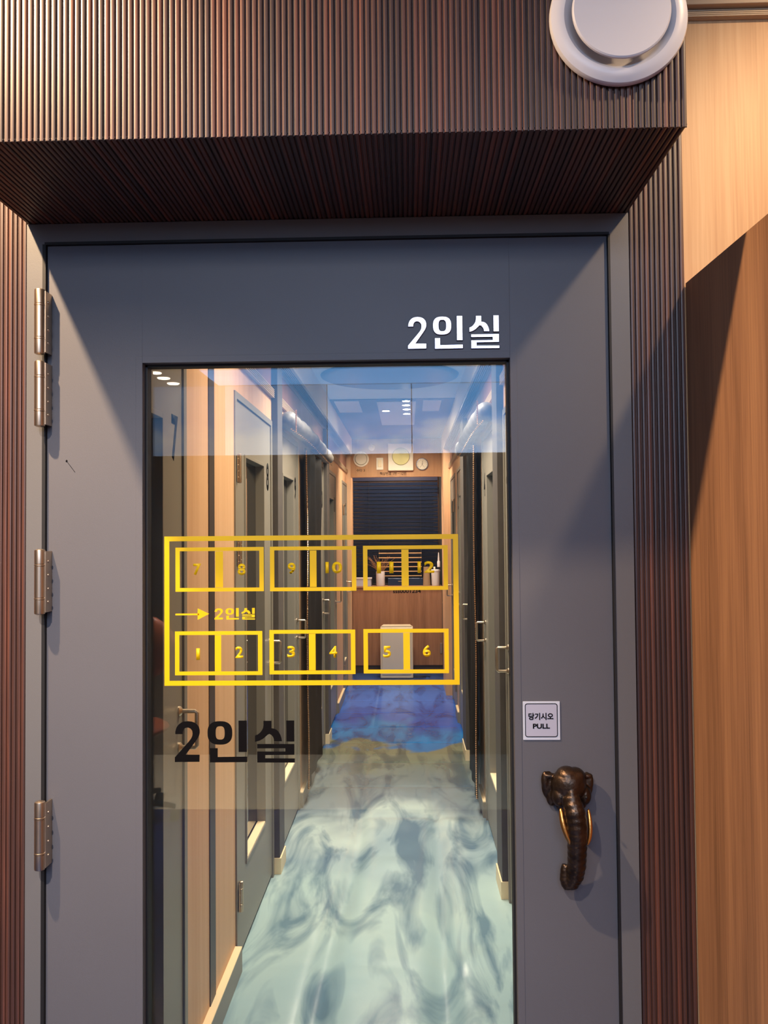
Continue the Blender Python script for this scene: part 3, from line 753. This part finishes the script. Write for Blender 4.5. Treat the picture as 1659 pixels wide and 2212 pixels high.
# corridor floor: wrinkled printed film
def film():
    bm = bmesh.new(); nx, ny = 90, 520; xa, xb, ya, yb = WL-.09, WR+.09, YW+.10, 9.95
    rnd = random.Random(3)
    rip = [(rnd.uniform(xa, xb), rnd.uniform(1.6, 4.9), rnd.uniform(-.9, .9), rnd.uniform(.15, .5), rnd.uniform(.04, .09), rnd.uniform(.003, .008)) for _ in range(16)]
    rows = [2.0, 2.5, 3.07, 3.62, 4.18, 4.73, 5.28, 5.83, 6.38, 6.9, 7.45, 8.0, 8.55]
    seams = [(-.29, .05), (.132, .03)]
    V = []
    for j in range(ny+1):
        y = ya+(yb-ya)*j/ny; row = []
        near = max(0, min(1, (5.2-y)/1.0))
        for i in range(nx+1):
            x = xa+(xb-xa)*i/nx; z = 0
            for sx, sl in seams:
                cx_ = sx+sl*math.sin(y*1.7)*near*.6
                w_ = .014+.035*near
                z -= (.004+.020*near)*math.exp(-((x-cx_)/w_)**2)
            for ry in rows:
                w_ = .016+.03*near*abs(math.sin(ry*5))
                z -= (.004*(1-near)+.0008*near)*math.exp(-((y-ry-.05*near*math.sin(x*5+ry))/w_)**2)
            if near > 0:
                for rx, ry, an, ln, wd, hh_ in rip:
                    dx, dy = x-rx, y-ry; u = dx*math.cos(an)+dy*math.sin(an); v = -dx*math.sin(an)+dy*math.cos(an)+.5*u*u
                    if abs(u) < ln*2 and abs(v) < wd*4: z += near*hh_*math.exp(-(u/ln)**2-(v/wd)**2)
            edge = min(1, max(0, min(x-WL, WR-x))/.06)
            row.append(bm.verts.new((x, y, max(-.03, z*edge))))
        V.append(row)
    for j in range(ny):
        for i in range(nx): bm.faces.new((V[j][i], V[j][i+1], V[j+1][i+1], V[j+1][i]))
    return bm
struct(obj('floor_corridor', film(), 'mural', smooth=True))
struct(box('ceiling_corridor', WL-.09, WR+.09, YW+.10, 9.95, CC, CC+.05, 'ceil'))

struct(box('ceiling_dark', WL-.09, WR+.09, 6.27, 9.94, CC-.006, CC-.0005, 'ceildark')).name = 'ceiling_far'
# ceiling pieces of the corridor
bm = bmesh.new(); bm_lathe(bm, [(.0, 0.), (.40, 0.), (.42, .004), (.44, .012), (.445, .02)], (-.105, 5.35, CC-.022), 'Z', 96, 1)
tag(obj('ceiling_disc', bm, 'disc', smooth=40), 'large round blue-grey disc on the corridor ceiling behind the top of the glass', 'ceiling disc')
for (x0, x1, y0, y1, nm) in ((-.55, -.36, 6.30, 6.88, 'left'), (-.225, .075, 6.35, 7.70, 'middle'), (.13, .27, 6.30, 6.85, 'right')):
    tag(box('ceiling_tile', x0, x1, y0, y1, CC-.012, CC-.001, 'white', bev=.001), {'left': 'flat white ceiling panel beyond the disc on the left', 'middle': 'flat white ceiling panel carrying the row of downlights', 'right': 'small flat white ceiling panel right of the downlights'}[nm], 'ceiling panel')
M['down'] = emit('downlight_glow', (1, .84, .62, 1), DOWN_E)
for i, (px, py) in enumerate(((836, 887), (880, 866), (880, 875), (881, 884), (881, 894))):
    Yd = (CC-EYE-.014)*FPX/(1156-py); X = (px-880+0)*Yd/FPX
    t_ = thing('downlight', 'small round downlight glowing on the white ceiling panel' + (', set apart left of the row' if i == 0 else ', %s of the row of four' % ('nearest', 'second nearest', 'third nearest', 'farthest')[i-1]), 'light', (X, Yd, CC-.012), 'corridor downlights')
    bm = bmesh.new(); bm_lathe(bm, [(.022, .0), (.034, .003), (.036, .0)], (X, Yd, CC-.0125), 'Z', 24, -1); obj('bezel', bm, 'white', t_)
    bm = bmesh.new(); bm_lathe(bm, [(.0, .001), (.026, .001), (.027, .0)], (X, Yd, CC-.0145), 'Z', 24, -1); obj('bulb', bm, 'down', t_)
for nm, y, e, colr, wx, wy in (('near', 2.9, COR_NEAR, (1, .82, .58), .5, .5), ('mid', 4.2, COR_MID, (1, .90, .76), .5, .9), ('far', 6.0, COR_MID*.7, (1, .88, .72), .3, .2), ('end', 8.0, COR_FAR, (1, .88, .72), .5, .4)):
    lamp('corridor_light_'+nm, 'AREA', (-.10, y, CC-.03), e, colr, (-.10, y+(1.0 if nm == 'end' else 0), 0), shape='RECTANGLE', size=wx, size_y=wy, spread=math.radians(130))
lamp('recess_fill', 'AREA', (-.10, 9.15, CC-.04), 16.0, (1, .86, .7), (-.10, 9.3, .5), shape='RECTANGLE', size=.5, size_y=.2)  # added fill without a fixture, lifts the counter front

# end of corridor: header wall, recess, counter, window, blind
bm = bmesh.new(); zh = P(850, 1030, YE_).z
bm_box(bm, WL, WR, YE_, YE_+.06, zh, CC); struct(obj('wall_end', bm, 'endwood'))
struct(box('wall_end_back', WL-.09, WR+.09, 9.95, 10.0, 0, CC, 'darkbrown')).name = 'wall_recess'
YC = 9.58
zc = P(850, 1266, YC).z; zb = P(850, 1437, YC).z
xl, xr = WL+.006, P(955, 1300, YC).x
cn = thing('counter', 'walnut fronted counter closing the far end of the corridor', 'counter', (0, YC, 0))
box('front_panel', xl, xr, YC, YC+.02, zb, zc-.02, 'panelwood', cn)
box('countertop', xl, xr, YC-.015, 9.80, zc-.02, zc, 'panelwood', cn, .002)
box('kick_board', xl, xr, YC+.02, YC+.04, .001, zb, 'darkbrown', cn)
for px in (752, 953):
    c = P(px, 1400, YC); box('hinge', c.x-.012 if px > 800 else max(c.x-.012, xl), c.x+.012, YC-.008, YC-.0005, c.z-.06, c.z+.06, 'nickel', cn, .002)
k = YC/FPX
c = P(879, 1277, YC); text('counter_lettering', 'sss0001234', 60*k, 8.5*k, (c.x, YC, c.z), 'ink', cn, bold=.02)
# side door right of counter
sd = struct(box('door_%d' % dn, xr+.002, WR, YC-.02, YC+.02, 0, zh+.1, 'darkbrown'))
bm = bmesh.new(); c = P(958, 1301, YC-.03); bm_ball(bm, (c.x+.004, YC-.045, c.z), .018, 2); kb = obj('door_knob', bm, 'nickel', sd, True); kb.matrix_parent_inverse = Matrix.Identity(4)
YWN = 9.86
a = P(756, 1031, YWN); b_ = P(951, 1264, YWN)
wn = sempty('window_1', (0, YWN, 0))
bm = bmesh.new()
for r_ in ((a.x-.02, a.x, b_.z, a.z+.02), (b_.x, b_.x+.02, b_.z, a.z+.02), (a.x, b_.x, a.z, a.z+.02)): bm_box(bm, r_[0], r_[1], YWN-.02, YWN+.03, r_[2], r_[3])
obj('window_frame', bm, 'black', wn)
box('glass_pane', a.x, b_.x, YWN+.02, YWN+.025, b_.z, a.z, 'darkglass', wn)
bl = thing('window_blind', 'black horizontal slat blind in the dark window at the corridor end', 'blind', ((a.x+b_.x)/2, YWN, a.z))
box('headrail', a.x+.02, b_.x-.02, YWN-.04, YWN-.005, a.z-.05, a.z-.005, 'blind', bl, .002)
bm = bmesh.new(); n = 26; x0, x1 = a.x+.02, b_.x-.02
for i in range(n):
    z = a.z-.085-i*(a.z-b_.z-.14)/n; hh = .020; ti = math.radians(58)
    pr = [(-hh*math.cos(ti), hh*math.sin(ti)), (0, .004), (hh*math.cos(ti), -hh*math.sin(ti)), (hh*math.cos(ti), -hh*math.sin(ti)-.0015), (0, .0025), (-hh*math.cos(ti), hh*math.sin(ti)-.0015)]
    bm_prism(bm, pr, lambda u, v, z=z: Vector((x0, YWN-.012+u, z+v)), (x1-x0, 0, 0))
obj('slats', bm, 'blind', bl)
bm = bmesh.new()
bm.free()
for fx in (.2, .8):
    bm = bmesh.new(); bm_tube(bm, [(x0+(x1-x0)*fx, YWN-.03, a.z-.05), (x0+(x1-x0)*fx, YWN-.03, b_.z+.04)], .0015, 6)
    obj('cord', bm, 'black', bl)
# slatted rack with light wood slats on the counter
rk = thing('slat_rack', 'rack of thin light wood slats standing behind the counter', 'rack', P(865, 1255, 9.80))
a2 = P(818, 1185, 9.80); b2 = P(911, 1246, 9.80)
for i in range(7):
    z = a2.z-(a2.z-b2.z)*i/6.3; box('slat', a2.x, b2.x, 9.775, 9.80, z-.006, z+.003, 'lightwood', rk)
for xx in (a2.x, b2.x-.01, ): box('upright', xx, xx+.01, 9.785, 9.81, zc, a2.z+.01, 'black', rk)
# things on the counter
def at(px, py, Y): return P(px, py, Y)
Yt = 9.64
a3 = at(755, 1246, Yt); b3 = at(803, 1265, Yt)
tr_ = thing('storage_tray', 'grey open tray at the left end of the far counter', 'tray', ((a3.x+b3.x)/2, Yt, zc))
bm = bmesh.new(); bm_box(bm, a3.x, b3.x, Yt-.05, Yt+.08, zc, zc+.006)
for r_ in ((a3.x, a3.x+.005, Yt-.05, Yt+.08), (b3.x-.005, b3.x, Yt-.05, Yt+.08), (a3.x, b3.x, Yt-.05, Yt-.045), (a3.x, b3.x, Yt+.075, Yt+.08)): bm_box(bm, r_[0], r_[1], r_[2], r_[3], zc+.005, zc+.095)
obj('tray_body', bm, 'signface', tr_)
box('tray_rim', a3.x-.006, b3.x+.006, Yt-.057, Yt-.049, zc+.086, zc+.102, 'white', tr_)
c3 = at(822, 1260, Yt)
vz = thing('flower_vase', 'white cylinder vase holding dried twigs on the far counter', 'vase', (c3.x, Yt, zc))
bm = bmesh.new(); bm_lathe(bm, [(.0, .0), (.046, .0), (.05, .01), (.05, .165), (.045, .168), (.043, .16), (.043, .03), (0, .03)], (c3.x, Yt, zc), 'Z', 32); obj('vase_body', bm, 'white', vz, 40)
bm = bmesh.new(); rnd = random.Random(5)
for i in range(46):
    an = rnd.uniform(0, 2*PI); L_ = rnd.uniform(.07, .24); ax = math.cos(an)*rnd.uniform(.2, 1); ay = math.sin(an)*.35
    p0 = Vector((c3.x+ax*.02, Yt+ay*.02, zc+.14)); p1 = p0+Vector((ax*L_*.5, ay*L_*.3, L_*.55)); p2 = p1+Vector((ax*L_*.6+rnd.uniform(-.02, .02), ay*L_*.2, L_*.35))
    bm_tube(bm, [p0, p1, p2], [.0016, .0013, .0009], 5); bm_ball(bm, p2, .0035, 1)
    for _ in range(3):
        q = p1.lerp(p2, rnd.random()); bm_ball(bm, q+Vector((rnd.uniform(-.015, .015), 0, rnd.uniform(-.012, .012))), .0028, 1)
obj('dried_twigs', bm, 'twig', vz)
c3 = at(922, 1260, Yt+.03)
bm = bmesh.new(); bm_lathe(bm, [(0, 0), (.045, 0), (.038, .14), (.036, .215), (.033, .215), (.035, .1), (0, .02)], (c3.x, Yt+.03, zc), 'Z', 32)
tag(obj('paper_cup', bm, 'cup', smooth=40), 'tall taupe cup beside the white tumbler on the far counter', 'cup')
c3 = at(941, 1260, Yt)
tb = thing('tumbler', 'white lidded tumbler with a straw at the right end of the far counter', 'tumbler', (c3.x, Yt, zc))
bm = bmesh.new(); bm_lathe(bm, [(0, 0), (.042, 0), (.046, .02), (.050, .165), (0, .165)], (c3.x, Yt, zc), 'Z', 32); obj('tumbler_body', bm, 'white', tb, 40)
bm = bmesh.new(); bm_lathe(bm, [(0, .165), (.054, .165), (.054, .178), (.048, .185), (0, .186)], (c3.x, Yt, zc), 'Z', 32); obj('lid', bm, 'white', tb, 40)
bm = bmesh.new(); bm_tube(bm, [(c3.x-.012, Yt, zc+.18), (c3.x-.012, Yt, zc+.215)], .011); obj('spout', bm, 'cream', tb, True)
c3 = at(948, 1225, YC-.03)
bt = thing('glue_bottle', 'small white bottle with a long nozzle at the right post of the far window', 'bottle', (c3.x, YC-.005, c3.z))
bm = bmesh.new(); bm_lathe(bm, [(0, 0), (.017, 0), (.018, .06), (.010, .075), (0, .075)], (c3.x, YC+.012, c3.z), 'Z', 20); obj('bottle_body', bm, 'white', bt, 40)
bm = bmesh.new(); bm_lathe(bm, [(.011, .073), (.010, .10), (.006, .15), (.004, .165), (0, .167)], (c3.x, YC+.012, c3.z), 'Z', 20); obj('nozzle', bm, 'white', bt, 40)
a3 = at(838, 1249, Yt+.08); b3 = at(914, 1265, Yt+.08)
bx_ = thing('black_printer', 'low black machine behind the vase on the far counter', 'machine', ((a3.x+b3.x)/2, Yt+.1, zc))
box('machine_body', a3.x, b3.x, Yt+.04, Yt+.13, zc, a3.z, 'blind', bx_, .004)
box('machine_panel', a3.x+.12, a3.x+.20, Yt+.038, Yt+.041, a3.z-.04, a3.z-.03, 'nickel', bx_)

# air purifier
a3 = P(821, 1356, 9.17); b3 = P(893, 1465, 9.17)
ap = thing('air_purifier', 'ivory air purifier with a perforated front standing on the blue floor', 'air purifier', ((a3.x+b3.x)/2, 9.25, 0))
box('purifier_body', a3.x, b3.x, 9.18, 9.38, .006, a3.z, 'purif', ap, .012)
def perf():
    m, N, L, b = nt('perforated_grille')
    g = N.new('ShaderNodeNewGeometry'); mp = N.new('ShaderNodeMapping'); mp.inputs['Scale'].default_value = (90, 90, 90); L.new(g.outputs['Position'], mp.inputs['Vector'])
    v = N.new('ShaderNodeTexVoronoi'); v.inputs['Scale'].default_value = 1; v.inputs['Randomness'].default_value = 0; L.new(mp.outputs[0], v.inputs['Vector'])
    r = N.new('ShaderNodeValToRGB'); r.color_ramp.elements[0].position = .3; r.color_ramp.elements[0].color = lin(120, 130, 136); r.color_ramp.elements[1].position = .4; r.color_ramp.elements[1].color = lin(214, 204, 186)
    L.new(v.outputs['Distance'], r.inputs[0]); L.new(r.outputs[0], b.inputs['Base Color']); b.inputs['Roughness'].default_value = .5; return m
M['perf'] = perf()
box('front_grille', a3.x+.022, b3.x-.022, 9.172, 9.182, .05, a3.z-.045, 'perf', ap, .003)
bm = bmesh.new(); f = lambda u, v: Vector((u, v, a3.z-.002))
bm_prism(bm, [(a3.x+.012, 9.19), (b3.x-.012, 9.19), (b3.x-.03, 9.36), (a3.x+.03, 9.36)], f, (0, 0, .018)); obj('top_cover', bm, 'purif', ap)
bm = bmesh.new(); c0 = P(905, 1458, 9.3)
bm_tube(bm, [(c0.x+.14*math.cos(t_*.5)-.02, 9.30+.05*math.sin(t_*.5), .008) for t_ in range(12)], .005, 8)
tag(obj('power_cable', bm, 'black', smooth=True), 'black power cable looped on the floor right of the air purifier', 'cable')

# items on the header wall
k = YE_/FPX; YI = YE_
c = P(780, 992, YI); round_vent('round_vent', 'small round white vent valve on the wood at the corridor end', (c.x, YI, c.z), 17*k, m='cream')
a3 = P(813, 989, YI); b3 = P(828, 1015, YI)
sw = thing('light_switch', 'ivory wall switch between the round vent and the fan box', 'switch', (a3.x, YI, b3.z))
box('switch_plate', a3.x, b3.x, YI-.010, YI, b3.z, a3.z, 'cream', sw, .002)
box('rocker', a3.x+.018, b3.x-.018, YI-.016, YI-.009, b3.z+.03, a3.z-.026, 'sill', sw, .002)
a3 = P(838, 959, YI); b3 = P(893, 1017, YI)
fb = thing('fan_box', 'square white wall fan box with a brushed brass disc at the corridor end', 'fan', ((a3.x+b3.x)/2, YI, b3.z))
box('fan_housing', a3.x, b3.x, YI-.05, YI, b3.z, a3.z, 'cream', fb, .008)
c = P(866, 987, YI)
bm = bmesh.new(); bm_lathe(bm, [(.092, .0), (.092, .006), (.088, .010), (.0, .013)], (c.x, YI-.049, c.z), 'Y', 64, -1)
def aniso():
    m, N, L, b = nt('spun_brass'); tc = N.new('ShaderNodeTexCoord'); g = N.new('ShaderNodeNewGeometry')
    sub = N.new('ShaderNodeVectorMath'); sub.operation = 'SUBTRACT'; sub.inputs[1].default_value = (c.x, 0, c.z); L.new(g.outputs['Position'], sub.inputs[0])
    s = N.new('ShaderNodeSeparateXYZ'); L.new(sub.outputs[0], s.inputs[0])
    b.inputs['Base Color'].default_value = lin(150, 138, 96); b.inputs['Metallic'].default_value = 1; b.inputs['Roughness'].default_value = .45; b.inputs['Anisotropic'].default_value = .9; b.inputs['Anisotropic Rotation'].default_value = .25
    tg = N.new('ShaderNodeTangent'); tg.direction_type = 'RADIAL'; tg.axis = 'Y'
    cmb = N.new('ShaderNodeCombineXYZ'); ng = N.new('ShaderNodeMath'); ng.operation = 'MULTIPLY'; ng.inputs[1].default_value = -1
    L.new(s.outputs[2], ng.inputs[0]); L.new(ng.outputs[0], cmb.inputs[0]); L.new(s.outputs[0], cmb.inputs[2])
    nn = N.new('ShaderNodeVectorMath'); nn.operation = 'NORMALIZE'; L.new(cmb.outputs[0], nn.inputs[0]); L.new(nn.outputs[0], b.inputs['Tangent'])
    return m
M['spun'] = aniso(); obj('brass_disc', bm, 'spun', fb, smooth=3)
c = P(912, 1003, YI)
tm = thing('wall_thermometer', 'small round dial thermometer right of the fan box', 'thermometer', (c.x, YI, c.z))
bm = bmesh.new(); bm_lathe(bm, [(.064, 0), (.066, .012), (.062, .018), (.057, .018), (.055, .010), (.0, .010)], (c.x, YI, c.z), 'Y', 48, -1); obj('casing', bm, 'chrome', tm, smooth=35)
bm = bmesh.new(); bm_lathe(bm, [(.055, .0), (.055, .0015), (0, .0015)], (c.x, YI-.010, c.z), 'Y', 48, -1); obj('dial', bm, 'cream', tm)
bm = bmesh.new()
for i in range(11):
    an = math.radians(-30+i*24); u, v = math.cos(an), math.sin(an)
    bm_tube(bm, [(c.x+u*.042, YI-.012, c.z+v*.042), (c.x+u*.049, YI-.012, c.z+v*.049)], .0016, 4)
bm_tube(bm, [(c.x, YI-.013, c.z-.008), (c.x+.006, YI-.013, c.z+.036)], .002, 4); bm_ball(bm, (c.x, YI-.013, c.z), .005, 1)
bm_tube(bm, [(c.x+.022*math.cos(t_), YI-.012, c.z-.036+.022*math.sin(t_)) for t_ in [PI*i/8 for i in range(9)]], .0013, 4)
obj('needle', bm, 'ink', tm)
c = P(803, 967, YI)
bm = bmesh.new(); bm_lathe(bm, [(.036, 0), (.034, .008), (.016, .012), (.014, .02), (.0, .021)], (c.x, YI, c.z), 'Y', 32, -1)
tag(obj('wall_sensor', bm, 'cream', smooth=40), 'tiny round white sensor above the switch on the end wall', 'sensor')
c = P(779, 1016, YI); n1 = text('wall_lettering', '수다 3', 18*k, 6.5*k, (c.x, YI, c.z), 'ink', None, bold=.01); tag(n1, 'short dark Korean lettering under the round vent on the end wall', 'lettering')
c = P(849, 1023, YI); n1 = text('wall_lettering', '책상번호 1번－12번', 57*k, 7*k, (c.x, YI, c.z), 'ink', None, bold=.01); tag(n1, 'dark Korean desk number lettering above the end window', 'lettering')

# rolled and hanging curtains
def curtain(side):
    s = 1 if side == 'left' else -1; X = WL if s > 0 else WR
    ya, yb = (4.09, 6.33) if s > 0 else (3.88, 5.86)
    xc = X+s*.050; t_ = thing('rolled_curtain', 'grey rolled-up soundproof curtain above the %s corridor doors' % side, 'curtain', (xc, ya, EYE+.58))
    bm = bmesh.new(); pts = []; rad = []; n = 60
    for i in range(n+1):
        f = i/n; y = ya+(yb-ya)*f
        r = .044+.004*math.sin(f*31)+.003*math.sin(f*67)
        if f < .04: r *= .55+.45*math.sin(f/.04*PI/2)
        if f > .96: r *= .45+.55*math.sin((1-f)/.04*PI/2)
        pts.append((xc, y, EYE+.575+.012*math.sin(f*5)+.02*f)); rad.append(r)
    bm_tube(bm, pts, rad, 20); obj('roll', bm, 'rollfab', t_, smooth=True)
    bm = bmesh.new()
    for i in range(90):
        f = i/89; bm_ball(bm, (xc+s*.02, ya+(yb-ya)*f, EYE+.528+.012*math.sin(f*5)+.02*f+.003*math.sin(i*2.1)), .0032, 1)
    for i in range(14): bm_ball(bm, (xc+s*.045, ya+.004, EYE+.62-i*.008), .0045, 1)
    o = obj('bead_trim', bm, 'bead', t_)
    # hanging part
    ha, hb = (4.90, 5.72) if s > 0 else (4.73, 5.32)
    h_ = thing('hanging_curtain', 'dark hanging curtain with a gold bead edge on the %s of the corridor' % side, 'curtain', (X+s*.03, ha, .1))
    bm = bmesh.new(); ny, nz = 60, 24; V = []
    for j in range(nz+1):
        z = .10+(EYE+.52-.10)*j/nz; row = []
        for i in range(ny+1):
            f = i/ny; y = ha+(hb-ha)*f
            d = .040+.009*math.sin(f*(15 if s > 0 else 13)+.6*math.sin(z*2))+.004*math.sin(z*6+f*9)
            if i == 0: d = .046
            row.append(bm.verts.new((X+s*d, y, z)))
        V.append(row)
    for j in range(nz):
        for i in range(ny): bm.faces.new((V[j][i], V[j][i+1], V[j+1][i+1], V[j+1][i]))
    c_ = obj('cloth', bm, 'fabric', h_, smooth=True); so = c_.modifiers.new('solid', 'SOLIDIFY'); so.thickness = .006; so.offset = 0
    bm = bmesh.new(); nb = 190
    for i in range(nb):
        z = .10+(EYE+.50-.10)*i/(nb-1); bm_ball(bm, (X+s*(.050+.003*math.sin(z*5)), ha-.004+.003*math.sin(z*7), z), .0046, 1)
    obj('bead_trim', bm, 'bead', h_)
curtain('left'); curtain('right')

# threshold under the slate door
struct(box('trim_30', X0, X1, YW+.0, YW+.10, .0, .006, 'nickel'))
